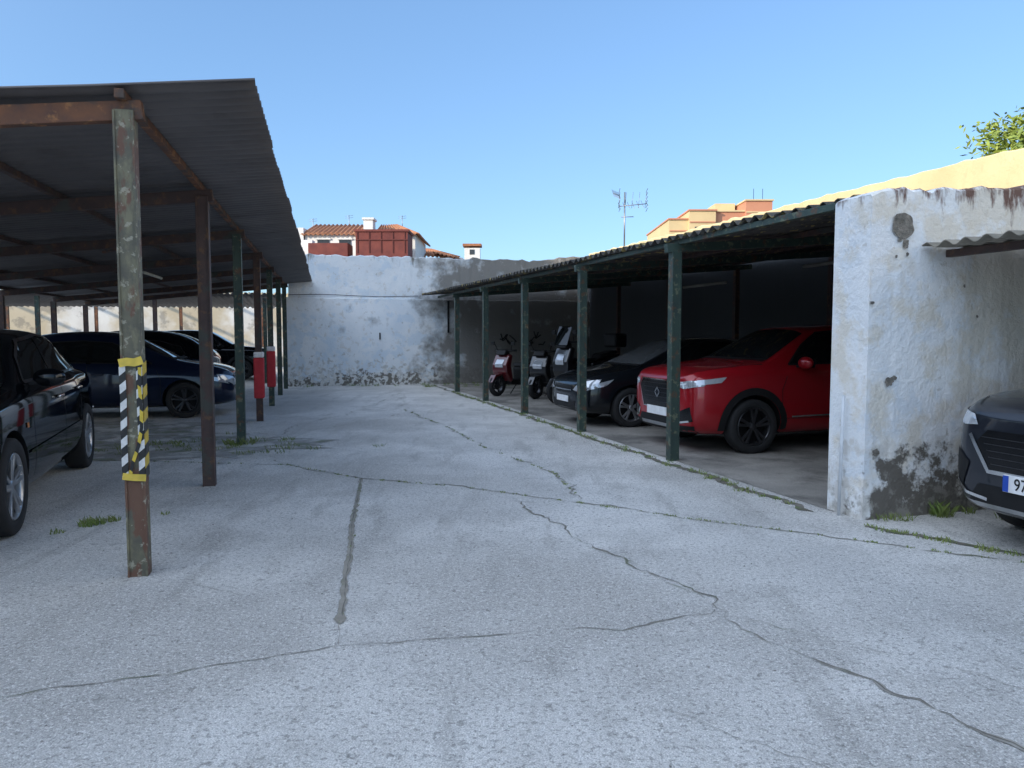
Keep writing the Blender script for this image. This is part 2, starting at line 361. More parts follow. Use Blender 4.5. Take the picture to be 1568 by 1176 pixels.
def hatspec(p,**k):
    d=dict(st=ST_hat,paint=p,R=.32,wx=(.85,3.45),hw=.885,clad=False,rim=M_alloy,
     ws=[(1.08,-.68),(1.05,0),(1.08,.68),(1.84,.54),(1.88,0),(1.84,-.54)],
     rw=[(3.64,-.48),(3.64,.48),(3.95,.54),(3.95,-.54)],
     sw=[(1.38,.975),(1.72,1.20),(2.05,1.35),(2.5,1.385),(3.1,1.355),(3.5,1.24),(3.62,1.07),(3.5,1.02)],
     pillars=[[(2.40,.98),(2.38,1.38)],[(3.22,1.0),(3.10,1.36)]],
     gaps=[[(1.30,.86),(1.24,.7),(1.24,.34)],[(2.42,.95),(2.42,.32)],[(3.2,.96),(3.16,.7),(3.02,.45)]],
     handles=[(2.25,.80),(3.08,.83)],mirror=(1.5,.95),
     patches=[('headlamp',[(.42,.60),(.58,.72),(.78,.78),(.80,.68),(.62,.57)],'mfront',M_lamp),
              ('headlamp',[(.10,.60),(.22,.70),(.55,.78),(.42,.68)],'mside',M_lamp),
              ('upper_grille',[(-.36,.64),(.36,.64),(.32,.54),(-.32,.54)],'front',M_blackpl),
              ('lower_grille',[(-.5,.42),(.5,.42),(.44,.27),(-.44,.27)],'front',M_blackpl),
              ('tail_lamp',[(.5,.80),(.74,.86),(.74,.72),(.5,.70)],'mback',M_redlamp)],
     strips=[('grille_chrome',[(-.36,.59),(.36,.59)],.02,'front',M_chrome,False)]); d.update(k); return d
AR=math.atan2(.298,.955)
red=suvspec(P_red,rim=M_alloyD,patches=[
  ('grille',[(-.42,.91),(.42,.91),(.50,.82),(.38,.54),(-.38,.54),(-.50,.82)],'front',M_gloss),
  ('headlamp',[(.51,.84),(.53,.90),(.68,.92),(.82,.93),(.80,.86),(.64,.82)],'mfront',M_lamp),
  ('headlamp',[(.12,.87),(.14,.93),(.50,.97),(.42,.90)],'mside',M_lamp),
  ('drl',[(.54,.875),(.66,.895),(.66,.875),(.56,.855)],'mfront',M_lampc),
  ('fog_recess',[(.52,.52),(.72,.60),(.74,.42),(.56,.38)],'mfront',M_gloss),
  ('lower_grille',[(-.46,.44),(.46,.44),(.52,.34),(-.52,.34)],'front',M_blackpl),
  ('lower_bumper',[(-.74,.36),(.74,.36),(.70,.27),(-.70,.27)],'front',M_blackpl)],
  strips=[('grille_surround',[(-.42,.91),(.42,.91),(.50,.82),(.38,.54),(-.38,.54),(-.50,.82)],.014,'front',M_chrome,True),
   ('skid_chrome',[(-.44,.33),(.44,.33)],.04,'front',M_alloy,False),
   ('fog_chrome',[(.50,.50),(.54,.39),(.70,.42)],.022,'mfront',M_chrome,False),
   ('front_emblem',[(-.06,.74),(.0,.80),(.06,.74),(0,.68)],.025,'front',M_chrome,True),
   ('bonnet_crease',[(.3,.42),(1.0,.60)],.010,'mtop',P_red,False),
   ('bonnet_gap',[(.10,.60),(.30,.70),(1.05,.78)],.008,'mtop',M_blackpl,False)]+
   [('grille_studs',[(-.40+.02*k,.86-.06*k),(.40-.02*k,.86-.06*k)],.006,'front',M_alloyD,False) for k in range(5)])
Er,pr_=car('red_suv',(1.93,9.93),AR,red)
box('number_plate',(-.012,0,.50),(.014,.52,.11),M_plate,Er,0,.003,True)
Eh,_p=car('dark_hatchback',(.86,12.6),AR,hatspec(P_dark,rim=M_alloy,wsmat=plain('windscreen_hazy',(.10,.105,.11),.2)))
box('number_plate',(-.012,0,.44),(.014,.50,.10),M_plate,Eh,0,.003,True)
car('navy_hatchback',(-5.25,14.45),math.atan2(-.238,-.971),hatspec(P_navy,st=[(a,b,c,d*1.03,e,f*1.07) for a,b,c,d,e,f in ST_hat],rim=M_alloyD))
car('black_saloon',(-10.7,16.0),math.atan2(.238,.971),hatspec(P_black,st=[(a,b,c,d*1.05,e,f*1.1) for a,b,c,d,e,f in ST_hat]))
car('black_suv',(-8.2,25.6),math.atan2(-.238,-.971),suvspec(P_black))
car('dark_suv',(-14.2,24.5),math.atan2(-.238,-.971),suvspec(P_dark))
car('black_sedan',(-4.24,4.32),math.atan2(.94,-.35),dict(st=ST_sed,paint=P_black,R=.365,wx=(.98,4.05),hw=.94,chrome=True,rim=M_alloy,spokes=5,twin=True,hmat=M_chrome,mirmat=P_black,
     ws=[(1.50,-.74),(1.47,0),(1.50,.74),(2.10,.60),(2.13,0),(2.10,-.60)],rw=[(3.68,-.56),(3.68,.56),(4.16,.64),(4.16,-.64)],
     sw=[(1.78,1.10),(2.00,1.30),(2.28,1.44),(2.9,1.49),(3.4,1.47),(3.72,1.35),(4.00,1.16),(3.9,1.125)],
     pillars=[[(2.80,1.10),(2.78,1.49)],[(3.66,1.13),(3.56,1.44)]],
     gaps=[[(1.70,.98),(1.62,.8),(1.62,.34)],[(2.83,1.07),(2.83,.32)],[(3.72,1.09),(3.68,.8),(3.55,.55)]],
     handles=[(2.62,.92),(3.55,.94)],mirror=(1.92,1.08),
     patches=[('side_repeater',[(1.36,.80),(1.42,.80),(1.42,.76),(1.36,.76)],'mside',M_amber),('tail_lamp',[(4.82,.98),(4.94,.94),(4.94,.76),(4.84,.74)],'mside',M_redlamp)],
     strips=[('side_molding',[(1.42,.56),(3.6,.58)],.025,'mside',P_black,False),('bumper_chrome',[(4.5,.62),(4.92,.62)],.02,'mside',M_chrome,False)]))
Ef,pf=car('slate_suv',(3.42,4.72),AR,suvspec(P_grey,rim=M_alloyD,patches=[
  ('grille',[(-.46,.84),(.46,.84),(.56,.74),(.42,.56),(-.42,.56),(-.56,.74)],'front',M_gloss),
  ('headlamp',[(.54,.87),(.58,.94),(.72,.96),(.82,.97),(.81,.89),(.66,.86)],'mfront',M_lamp),
  ('headlamp',[(.12,.90),(.14,.96),(.46,1.0),(.40,.94)],'mside',M_lamp),
  ('lower_grille',[(-.52,.46),(.52,.46),(.60,.33),(-.60,.33)],'front',M_blackpl),
  ('side_intake',[(.60,.60),(.74,.70),(.76,.46),(.66,.42)],'mfront',M_blackpl),
  ('splitter',[(-.62,.33),(.62,.33),(.54,.30),(-.54,.30)],'front',M_alloy)],
  strips=[('grille_surround',[(-.60,.80),(-.44,.555),(.44,.555),(.60,.80)],.028,'front',M_chrome,False),
   ('fog_chrome',[(.44,.36),(.62,.38),(.72,.46)],.022,'mfront',M_chrome,False),
   ('bonnet_crease',[(.3,.44),(1.0,.62)],.010,'mtop',P_grey,False),
   ('bonnet_gap',[(.10,.60),(.30,.70),(1.05,.78)],.008,'mtop',M_blackpl,False)]+
   [('grille_bar',[(-.50+.02*k,.79-.045*k),(.50-.02*k,.79-.045*k)],.006,'front',M_alloyD,False) for k in range(5)]))
box('number_plate',(-.012,.05,.50),(.014,.52,.115),M_plate,Ef,0,.003,True)
box('plate_band',(-.020,.288,.50),(.004,.04,.108),M_plateb,Ef,0,0,True)
t=bpy.data.curves.new('plate_text','FONT'); t.body='9771 LKM'; t.size=.115; t.align_x='CENTER'; t.align_y='CENTER'; t.extrude=.001
to=bpy.data.objects.new('plate_text',t); COL.objects.link(to); t.materials.append(M_blackpl)
to.rotation_euler=(math.radians(90),0,math.radians(-90)); to.location=(-.022,.03,.50); to.scale=(.82,1,1); attach(to,Ef,True)
# scooters
def scooter(name,loc,ang,pm,tall=False,sc=1.0):
    E=empty(name,(loc[0],loc[1],0),ang); E.scale=(sc,sc,sc)
    r=.25 if not tall else .28; wb=1.28
    for x in(0,wb):
        lathe_y('tyre',[(r*.62,-.05),(r*.9,-.055),(r,-.02),(r,.02),(r*.9,.055),(r*.62,.05)],(x,0,r),M_tyre,E,28)
        lathe_y('rim',[(r*.62,-.04),(r*.6,0),(r*.62,.04)],(x,0,r),M_alloyD,E,28)
        lathe_y('wheel_disc',[(r*.4,.0),(.01,.0)],(x,0,r),M_alloyD,E,20)
        for k in range(5):
            a=k*1.2566; beam('spoke',(x,0,r),(x+r*.62*math.cos(a),0,r+r*.62*math.sin(a)),.03,.03,M_alloyD,E,side=(0,1,0),local=True)
    for s in(-.07,.07): beam('fork_leg',(0,s,r),(.17,s*.8,.75),.035,.035,M_blackpl,E,local=True)
    k=1.22 if tall else 1.0
    extr('front_fender',[(-.24,r+.08),(-.12,r+.25),(.08,r+.29),(.22,r+.16),(.08,r+.23),(-.1,r+.2)],-.08,.08,pm,E)
    extr('leg_shield',[(.20,.34),(.06,.55*k),(.05,.72*k),(.18,.98*k),(.30,.96*k),(.24,.70*k),(.32,.34)],-.24,.24,pm,E,.05)
    extr('headlamp',[(.03,.74*k),(.045,.66*k),(.10,.66*k),(.12,.86*k)],-.13,.13,M_lamp,E,.02)
    extr('floorboard',[(.26,.26),(.28,.36),(.72,.38),(.72,.24)],-.19,.19,M_blackpl,E,.03)
    extr('engine_cover',[(.70,.24),(.66,.66*k),(.85,.70*k),(1.45,.80*k),(1.66,.84*k),(1.62,.72*k),(1.40,.58),(1.1,.40),(.95,.24)],-.17,.17,M_blackpl,E,.06)
    extr('tail_fairing',[(.80,.55*k),(.80,.70*k),(1.45,.80*k),(1.66,.84*k),(1.60,.72*k)],-.20,.20,pm,E,.04)
    extr('seat',[(.66,.67*k),(.70,.76*k),(1.05,.76*k),(1.15,.84*k),(1.60,.90*k),(1.62,.84*k),(1.2,.76*k)],-.15,.15,M_blackpl,E,.03)
    extr('rear_fender',[(1.3,.52),(1.55,.45),(1.62,.30),(1.5,.50),(1.45,.6)],-.08,.08,M_blackpl,E)
    extr('tail_lamp',[(1.60,.74*k),(1.68,.80*k),(1.66,.72*k)],-.10,.10,M_redlamp,E,.01)
    tube('exhaust',[(.9,-.16,.24),(1.2,-.2,.28),(1.5,-.2,.36)],.055,M_blackpl,E,12,True)
    tube('handlebar',[(.30,-.34,1.06*k),(.22,-.2,1.05*k),(.22,.2,1.05*k),(.30,.34,1.06*k)],.022,M_blackpl,E,8,True)
    extr('instrument_cowl',[(.08,.95*k),(.14,1.07*k),(.26,1.08*k),(.28,.95*k)],-.15,.15,M_blackpl,E,.03)
    for s in(-1,1):
        tube('mirror_stem',[(.24,s*.22,1.06*k),(.20,s*.28,1.20*k)],.010,M_blackpl,E,6,True)
        extr('mirror_head',[(.17,1.18*k),(.17,1.26*k),(.20,1.26*k),(.20,1.18*k)],s*.33-.06,s*.33+.06,M_blackpl,E,.008)
    if tall:
        extr('windshield',[(.08,1.0*k),(.22,1.32*k),(.23,1.32*k),(.10,1.0*k)],-.2,.2,M_glass,E,.002)
        extr('top_box',[(1.5,.95*k),(1.5,1.2*k),(1.86,1.2*k),(1.86,.95*k)],-.2,.2,M_blackpl,E,.05)
    tube('side_stand',[(.75,.1,.25),(.70,.25,.01)],.012,M_blackpl,E,6,True)
    return E
scooter('red_scooter',(-.36,18.2),.80,plain('scooter_red',(.10,.008,.012),.3,.1,1),False,1.05)
scooter('black_scooter',(.98,16.2),AR+.35,plain('scooter_black',(.010,.010,.012),.3,.1,1),True,1.04)
scooter('dark_scooter',(.55,17.4),AR+.6,plain('scooter_dark',(.012,.012,.014),.3,.1,1),False,1.05)
# ------------------------------------------------------------------ ground
g=600
mesh('ground',[(-g,-g,-.03),(g,-g,-.03),(g,g,-.03),(-g,g,-.03)],[(0,1,2,3)],M_earth)
mesh('concrete_yard',[(-45,-30,0),(12.8,-30,0),(9.95,0,0),(2.5,25,0),(-45,60,0)],[(0,1,2,3,4)],M_conc)
def fract(pts,step,jit):
    out=[]
    for a,b in zip(pts[:-1],pts[1:]):
        a=Vector((*a,0));b=Vector((*b,0));L=(b-a).length;k=max(1,int(L/step)); nrm=Vector((-(b-a).y,(b-a).x,0)).normalized()
        for i in range(k):
            p=a.lerp(b,i/k)
            out.append(p+nrm*jit*(mnoise.noise(Vector((p.x*2.1,p.y*2.1,3)))*1.6+mnoise.noise(Vector((p.x*9,p.y*9,7)))*.8)+Vector((mnoise.noise(p*31),mnoise.noise(p*33),0))*jit*.25)
    out.append(Vector((*pts[-1],0))); return out
def cracks(name,lines,mat,z=.004,broken=True):
    vs=[];fs=[]
    for pts,w,jit in lines:
        P=fract(pts,.04,jit); b=len(vs)
        for i,p in enumerate(P):
            d=(P[min(i+1,len(P)-1)]-P[max(i-1,0)]).normalized(); q=Vector((-d.y,d.x,0))
            if broken: ww=w*max(.08,.6+1.3*mnoise.noise(Vector((p.x*3,p.y*3,1)))+.9*mnoise.noise(Vector((p.x*14,p.y*14,4))))
            else: ww=w*(.8+.6*mnoise.noise(Vector((p.x*12,p.y*12,1)))+random.uniform(-.15,.15))
            if i in(0,len(P)-1): ww=.002
            vs+= [(p.x+q.x*ww/2,p.y+q.y*ww/2,z),(p.x-q.x*ww/2,p.y-q.y*ww/2,z)]
        for i in range(len(P)-1): fs.append((b+2*i+1,b+2*i+3,b+2*i+2,b+2*i))
    return mesh(name,vs,fs,mat)
C4=[(.094,6.67),(.427,5.62),(.694,5.03),(1.123,4.2),(1.14,4.0),(1.32,3.565),(1.553,3.06),(1.848,2.62),(2.1,2.2)]
C2=[(-5.0,8.9),(-2.59,8.57),(-1.57,7.74),(-.54,7.34),(.59,6.62),(1.47,6.02),(2.16,5.62),(3.29,4.9),(5,3.9)]
C3=[(-2.12,14.85),(-.9,11.7),(-.38,9.92),(.466,8.04),(.62,6.75)]
C5=[(-2.9,2.95),(-2.13,3.03),(-1.418,3.28),(-.83,3.53),(-.273,3.64),(.551,3.73),(1.105,4.0)]
cracks('concrete_cracks',[(C2,.022,.05),(C3,.024,.09),(C4,.024,.07),(C5,.010,.04),
  ([(-3.42,10.7),(-3.6,11.6),(-2.98,15.2),(-2.9,20)],.022,.10),([(-4.6,11.4),(-3.5,11.2),(-2.2,13.4),(-1.9,14.9)],.018,.12),
  ([(-3.42,10.7),(-3.1,9.3),(-2.59,8.57)],.016,.08),([(-3.3,2.8),(-2.2,3.05)],.010,.05),([(-2.1,9.9),(-.7,9.2)],.007,.06),
  ([(-2.1,14.8),(-2.6,18),(-3.2,21)],.016,.1),([(1.12,4.2),(.9,4.5),(.75,4.95)],.008,.06),([(1.12,4.0),(1.7,3.5),(2.4,3.0)],.005,.06),
  ([(.62,6.75),(.3,6.5),(.0,6.7)],.008,.05),([(2.4,5.6),(2.2,6.2),(1.9,6.5)],.008,.06),([(-.83,3.53),(-.9,3.79)],.02,.02),
  ([(-2.12,14.85),(-3.4,15.6),(-4.6,16.2)],.012,.06),([(-1.5,4.2),(-2.3,4.6)],.004,.05),([(.6,2.9),(1.0,2.6),(1.3,2.3)],.004,.04)],M_crack)
M_cdark=weather('crack_core',(.12,.11,.09),(.20,.185,.16),9,.95,0)  # darker brown line along the middle of the cracks and joint
cracks('concrete_crack_cores',[(C2,.004,.05),(C3,.004,.09),(C4,.006,.07),(C5,.002,.04)],M_cdark,.0055)
cracks('mossy_joint',[([(-1.57,7.74),(-1.25,5.8),(-.89,3.79)],.050,.010)],M_dirt,.0062,False)
cracks('mossy_joint_core',[([(-1.57,7.74),(-1.25,5.8),(-.90,3.9)],.010,.010)],M_cdark,.0075,True)
cracks('threshold_seam',[([(2.58,6.25),(1.78,8.75),(.90,11.55),(.10,14.3),(-.72,16.9),(-1.6,19.7),(-2.4,22.3)],.09,.06),
                         ([(2.75,5.8),(3.4,5.1),(4.4,3.9)],.06,.05)],weather('seam_soil',(.20,.18,.15),(.13,.12,.09),5,.95,.6,50,.01,layers=[dict(col=(.10,.15,.05),scale=5,lo=.50,hi=.60,fac=.7)]),.0065,False)
def blotch(name,c,rx,ry,rot,mat,z=.005,seed=0):
    vs=[(c[0],c[1],z)];n=160
    for k in range(n):
        t=2*math.pi*k/n; r=1+.5*mnoise.noise(Vector((math.cos(t)*2.2,math.sin(t)*2.2,seed)))+.22*mnoise.noise(Vector((math.cos(t)*9,math.sin(t)*9,seed)))+.12*mnoise.noise(Vector((math.cos(t)*30,math.sin(t)*30,seed)))
        x=rx*r*math.cos(t);y=ry*r*math.sin(t); vs.append((c[0]+x*math.cos(rot)-y*math.sin(rot),c[1]+x*math.sin(rot)+y*math.cos(rot),z))
    return mesh(name,vs,[(0,k+1,(k+1)%n+1) for k in range(n)],mat)
M_damp=weather('damp_concrete',(.28,.27,.25),(.36,.345,.32),2,.9,.5,40,.01,layers=[dict(col=(.15,.18,.10),scale=4,lo=.52,hi=.62,fac=.7),dict(col=(.54,.52,.49),scale=3,lo=.52,hi=.60,fac=.9)],speck=.3,speck_scale=120)
blotch('damp_patch',(-4.6,9.9),1.9,1.1,.2,M_damp,.0052,3)
blotch('damp_patch',(-7.0,11.6),2.4,1.3,.2,M_damp,.0058,9)
M_bay=weather('oily_shaded_bay_floor',(.36,.335,.30),(.25,.235,.21),1.5,.9,.5,40,.01,layers=[dict(col=(.10,.095,.085),scale=1.2,lo=.50,hi=.64,fac=.7)],speck=.3,speck_scale=120)  # floor tone darkened to imitate shade inside the shed, plus oily stains
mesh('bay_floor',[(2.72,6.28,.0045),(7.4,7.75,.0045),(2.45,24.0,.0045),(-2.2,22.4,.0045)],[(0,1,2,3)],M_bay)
M_grass=weather('weed_green',(.13,.20,.04),(.21,.24,.07),6,.7,0)
def weeds():
    vs=[];fs=[]
    def tuft(x,y,r,h,n):
        for _ in range(n):
            a=random.uniform(0,6.28);d=r*math.sqrt(random.random()); px=x+d*math.cos(a);py=y+d*math.sin(a)
            hh=h*random.uniform(.4,1);b=random.uniform(0,6.28);w=.005; l=hh*random.uniform(.2,.9)
            i=len(vs); vs.extend([(px-w*math.sin(b),py+w*math.cos(b),0),(px+w*math.sin(b),py-w*math.cos(b),0),
              (px+l*.4*math.cos(b)+w*.6,py+l*.4*math.sin(b),hh*.6),(px+l*math.cos(b),py+l*math.sin(b),hh)])
            fs.extend([(i,i+1,i+2),(i,i+2,i+3)])
    tuft(-3.32,5.85,.10,.07,150); tuft(-3.22,5.98,.06,.05,60); tuft(-3.05,6.10,.05,.04,40); tuft(-3.45,5.6,.06,.04,30); tuft(-2.9,6.2,.05,.03,20)
    for _ in range(60): tuft(-4.3+random.gauss(0,.8),9.9+random.gauss(0,.5),.1,.06,18)
    tuft(-3.7,10.15,.2,.12,120)
    seam=[(2.58,6.25),(1.78,8.75),(.90,11.55),(.10,14.3),(-.72,16.9),(-1.6,19.7)]
    for _ in range(110):
        k=random.randrange(5);s=random.random();x=seam[k][0]*(1-s)+seam[k+1][0]*s;y=seam[k][1]*(1-s)+seam[k+1][1]*s
        tuft(x+random.gauss(0,.05),y,.05,.045,14)
    for _ in range(60):
        s=random.random(); tuft(2.75+1.65*s,5.8-1.9*s+random.gauss(0,.05),.05,.035,12)
    for _ in range(14): tuft(2.95+random.random()*1.6,5.98+random.random()*.35,.06,.07,20)
    tuft(3.55,6.15,.10,.14,100)
    for _ in range(14):
        s=random.random(); tuft(-1.57+.68*s,7.74-3.95*s,.02,.014,6)
    for k in range(110):
        i=random.randrange(len(C2)-1);s=random.random(); tuft(C2[i][0]*(1-s)+C2[i+1][0]*s,C2[i][1]*(1-s)+C2[i+1][1]*s,.025,.018,7)
    for k in range(50):
        i=random.randrange(len(C3)-1);s=random.random(); tuft(C3[i][0]*(1-s)+C3[i+1][0]*s,C3[i][1]*(1-s)+C3[i+1][1]*s,.025,.025,7)
    for k in range(50): tuft(-6+random.random()*6,21.3+.28*random.random()*6,.1,.08,16)
    mesh('weeds',vs,fs,M_grass)
weeds()
def gravel():
    vs=[];fs=[]
    for _ in range(1500):
        y=random.uniform(2.2,14)**1; x=random.uniform(-.6,.6)*y*1.1
        if random.random()<.5: s=random.random(); x=2.7-1.75*s*1.2+random.gauss(0,.25); y=6.2+5.4*s
        r=random.uniform(.002,.008); i=len(vs)
        a=random.uniform(0,3)
        for k in range(4): vs.append((x+r*random.uniform(.7,1.3)*math.cos(a+k*1.57),y+r*random.uniform(.7,1.3)*math.sin(a+k*1.57),.0))
        vs.append((x,y,r*.9)); fs.extend([(i,i+1,i+4),(i+1,i+2,i+4),(i+2,i+3,i+4),(i+3,i,i+4)])
    mesh('gravel',vs,fs,weather('gravel_stone',(.34,.32,.29),(.16,.15,.14),30,.9,0))
gravel()
mesh('paper_scrap',[(-2.36,3.27,.008),(-2.30,3.22,.010),(-2.285,3.235,.022),(-2.345,3.285,.012)],[(0,1,2,3)],M_plate)
# ------------------------------------------------------------------ walls
def wall(name,a,b,th,z0,zt,mat,par=None,seg=.12,jit=.02):
    a=Vector((*a,0));b=Vector((*b,0));d=(b-a);L=d.length;d.normalize();nr=Vector((-d.y,d.x,0))
    k=max(2,int(L/seg)); f=zt if callable(zt) else (lambda s:zt)
    vs=[];fs=[]
    for i in range(k+1):
        p=a+d*(L*i/k); z=f(i/k)+jit*(mnoise.noise(Vector((p.x*3,p.y*3,0)))*1.3+random.uniform(-.5,.5))
        q=nr*jit*.4*mnoise.noise(Vector((p.x*5,p.y*5,5)))
        vs+=[(p.x,p.y,z0),(p.x+q.x,p.y+q.y,z-.02),(p.x+nr.x*.02,p.y+nr.y*.02,z),(p.x+nr.x*(th-.02),p.y+nr.y*(th-.02),z),(p.x+nr.x*th,p.y+nr.y*th,z-.02),(p.x+nr.x*th,p.y+nr.y*th,z0)]
    for i in range(k):
        for j in range(5): fs.append((6*i+j,6*(i+1)+j,6*(i+1)+j+1,6*i+j+1))
    fs.append((5,4,3,2,1,0)); e=6*k; fs.append((e,e+1,e+2,e+3,e+4,e+5))
    return mesh(name,vs,fs,mat,par)
def bw(x): return 21.56+.28*(x+6.37)
E=empty('boundary_wall',(-2,bw(-2),0))
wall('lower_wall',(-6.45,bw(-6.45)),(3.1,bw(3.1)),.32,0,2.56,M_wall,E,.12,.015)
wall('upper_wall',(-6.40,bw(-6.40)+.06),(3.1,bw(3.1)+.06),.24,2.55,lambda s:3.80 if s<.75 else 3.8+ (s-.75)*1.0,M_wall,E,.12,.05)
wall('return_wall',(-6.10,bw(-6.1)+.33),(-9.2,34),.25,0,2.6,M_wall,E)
tube('wall_cable',[(x,bw(x)-.02,2.63+.02*math.sin(x*2)) for x in [(-6.4+.3*i) for i in range(13)]],.010,M_blackpl,E,6)
tube('downpipe',[(-1.92,bw(-1.92)-.06,2.5),(-1.92,bw(-1.92)-.06,1.55)],.03,M_blackpl,E,8)
tube('wall_hook',[(-3.9,bw(-3.9)-.03,1.55),(-3.9,bw(-3.9)-.03,1.35)],.02,M_blackpl,E,8)
gm=plain('graffiti_paint',(.02,.02,.02),.8)
for k in range(12):
    x0=-.55+random.random()*1.5; z0=1.28+random.random()*.2
    pts=[(x0+.07*i,bw(x0+.07*i)-.012,z0+random.uniform(-.16,.16)) for i in range(4)]
    tube('graffiti_stroke',pts,.02,gm,E,5)
n=Vector((.9546,.2978)); 
E=empty('ochre_boundary_wall',(6,13,0))
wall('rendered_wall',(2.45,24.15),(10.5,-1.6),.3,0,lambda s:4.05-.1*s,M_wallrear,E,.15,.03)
p=Vector((.955,.298))
A=(2.83,5.98)
E=empty('whitewashed_pillar_wall',(3.4,6.3,0))
wall('masonry',A,(A[0]+.955*5,A[1]+.298*5),.41,0,lambda s:2.63+.35*s,M_wallR,E,.08,.04)
def disc_on_wall(name,s,z,r,mat,off=.004,sq=1.0):
    c=Vector((A[0]+p.x*s,A[1]+p.y*s,z)); nn=Vector((p.y,-p.x,0)); u=Vector((p.x,p.y,0)); vs=[c+nn*off]; m=28
    sd=random.uniform(0,99)
    for k in range(m):
        t=6.283*k/m; rr=r*(1+(.25 if r<.09 else .1)*mnoise.noise(Vector((math.cos(t)*2,math.sin(t)*2,sd)))*2); vs.append(c+nn*off+u*rr*math.cos(t)+Vector((0,0,rr*sq*math.sin(t))))
    mesh(name,vs,[(0,k+1,(k+1)%m+1) for k in range(m)],mat,E)
M_hole=weather('bare_mortar',(.13,.12,.10),(.30,.27,.23),16,.95,.9,40,.03)
disc_on_wall('blocked_flue',.30,2.36,.105,M_hole,.014)
for s,z,r in((.33,2.22,.03),(.27,2.25,.02),(.21,1.12,.04),(.26,1.15,.025),(.10,.55,.035),(1.0,2.2,.02),(.35,2.14,.014),(.02,1.75,.02),(.24,2.12,.012),(1.1,1.65,.012),(.95,1.9,.012)): disc_on_wall('plaster_chip',s,z,r,M_hole,.014,random.uniform(.6,1.2))
tube('conduit',[(2.715,6.16,0),(2.725,6.15,1.0)],.014,plain('conduit_white',(.6,.62,.64),.5),E,8)
# ------------------------------------------------------------------ corrugated roofs
def corrug(name,P00,P01,P10,P11,lam,amp,mat,par,rows=5,solid=.007,edge=.02):
    P00,P01,P10,P11=map(Vector,(P00,P01,P10,P11)); L=(P01-P00).length; k=int(L/lam*8); vs=[];fs=[]
    off=0
    for i in range(k+1):
        s=i/k; a=P00.lerp(P01,s); b=P10.lerp(P11,s); ph=i/8*2*math.pi
        if i%44==0: off=random.uniform(-edge,edge); dz=random.uniform(-.008,.008)
        for j in range(rows+1):
            q=a.lerp(b,j/rows); 
            if j==0: q=q+(a-b).normalized()*off
            vs.append(q+Vector((0,0,amp*math.sin(ph)+dz+.012*mnoise.noise(q*.7))))
    R=rows+1
    for i in range(k):
        for j in range(rows): fs.append((i*R+j,(i+1)*R+j,(i+1)*R+j+1,i*R+j+1))
    return mesh(name,vs,fs,mat,par,smooth=True,solid=solid)
dL=Vector((-.238,.971,0)); pL=Vector((.971,.238,0))
E=empty('steel_carport',(-4,13,0))
e0=Vector((-1.575,4.70,3.05)); e1=e0+dL*17.75
r0=e0-pL*5.7+Vector((0,0,-.63)); r1=e1-pL*5.7+Vector((0,0,-.63))
corrug('roof_sheets',e0,e1,r0,r1,.15,.020,M_sheetL,E,6,.007,.012)
def roofz(q): return 3.05-.1105*q
rotL=math.atan2(.238,.971)
def post(name,x,y,z,w,mat,par,rot,foot=True):
    side=Vector((math.cos(rot),math.sin(rot),0))
    beam(name,(x,y,-.02),(x,y,z),w,w*.9,mat,par,side=side,bevel=.006)
    for s in(-1,1):
        q=Vector((x,y,0))+side*s*(w/2-.006); fwd=Vector((-side.y,side.x,0))
        beam(name+'_flange',q-fwd*(w*.45+.004)+Vector((0,0,.0)),q-fwd*(w*.45+.004)+Vector((0,0,z-.01)),.012,.012,mat,par,side=side,bevel=0)
for k in range(7):
    x=-2.33-.68*k;y=4.62+2.78*k
    if k==6: x+=.15;y-=.55
    post('post_%d'%(k+1),x,y,2.84,.115 if k<2 else .11,[M_postL,M_rustpost,M_green,M_rustpost,M_green,M_green,M_green][k],E,rotL)
    q=Vector((x,y,0)); a=q+pL*.10; b=q-pL*4.95
    beam('rafter',(a.x,a.y,roofz(.64)-.13),(b.x,b.y,roofz(5.7)-.13),.07,.115,M_rust if k<1 else M_rustpost,E)
    post('rear_post_%d'%(k+1),b.x,b.y,roofz(5.7)-.16,.10,M_rustpost,E,rotL)
    if k<6:
        m=q-pL*1.0
        if k%2==0: beam('brace',(m.x,m.y,roofz(1.75)-.13),(m.x+dL.x*1.4-pL.x*1.0,m.y+dL.y*1.4-pL.y*1.0,roofz(2.75)-.05),.045,.03,M_rust,E)
for q in(.76,2.0,3.3,4.6,5.6):
    a=e0-pL*q;b=e1-pL*q
    beam('purlin',(a.x,a.y,roofz(q)-.048),(b.x,b.y,roofz(q)-.048),.055,.055,M_rust if q<1 else M_rustpost,E)
M_tube=plain('tube_white',(.6,.6,.5),.4)
tube('light_tube',[e0+dL*5.0-pL*4.6+Vector((0,0,-.72)),e0+dL*6.5-pL*4.6+Vector((0,0,-.72))],.03,M_tube,E,10)
tube('light_tube',[e0+dL*9.0-pL*2.6+Vector((0,0,-.5)),e0+dL*10.4-pL*2.6+Vector((0,0,-.5))],.025,M_tube,E,10)
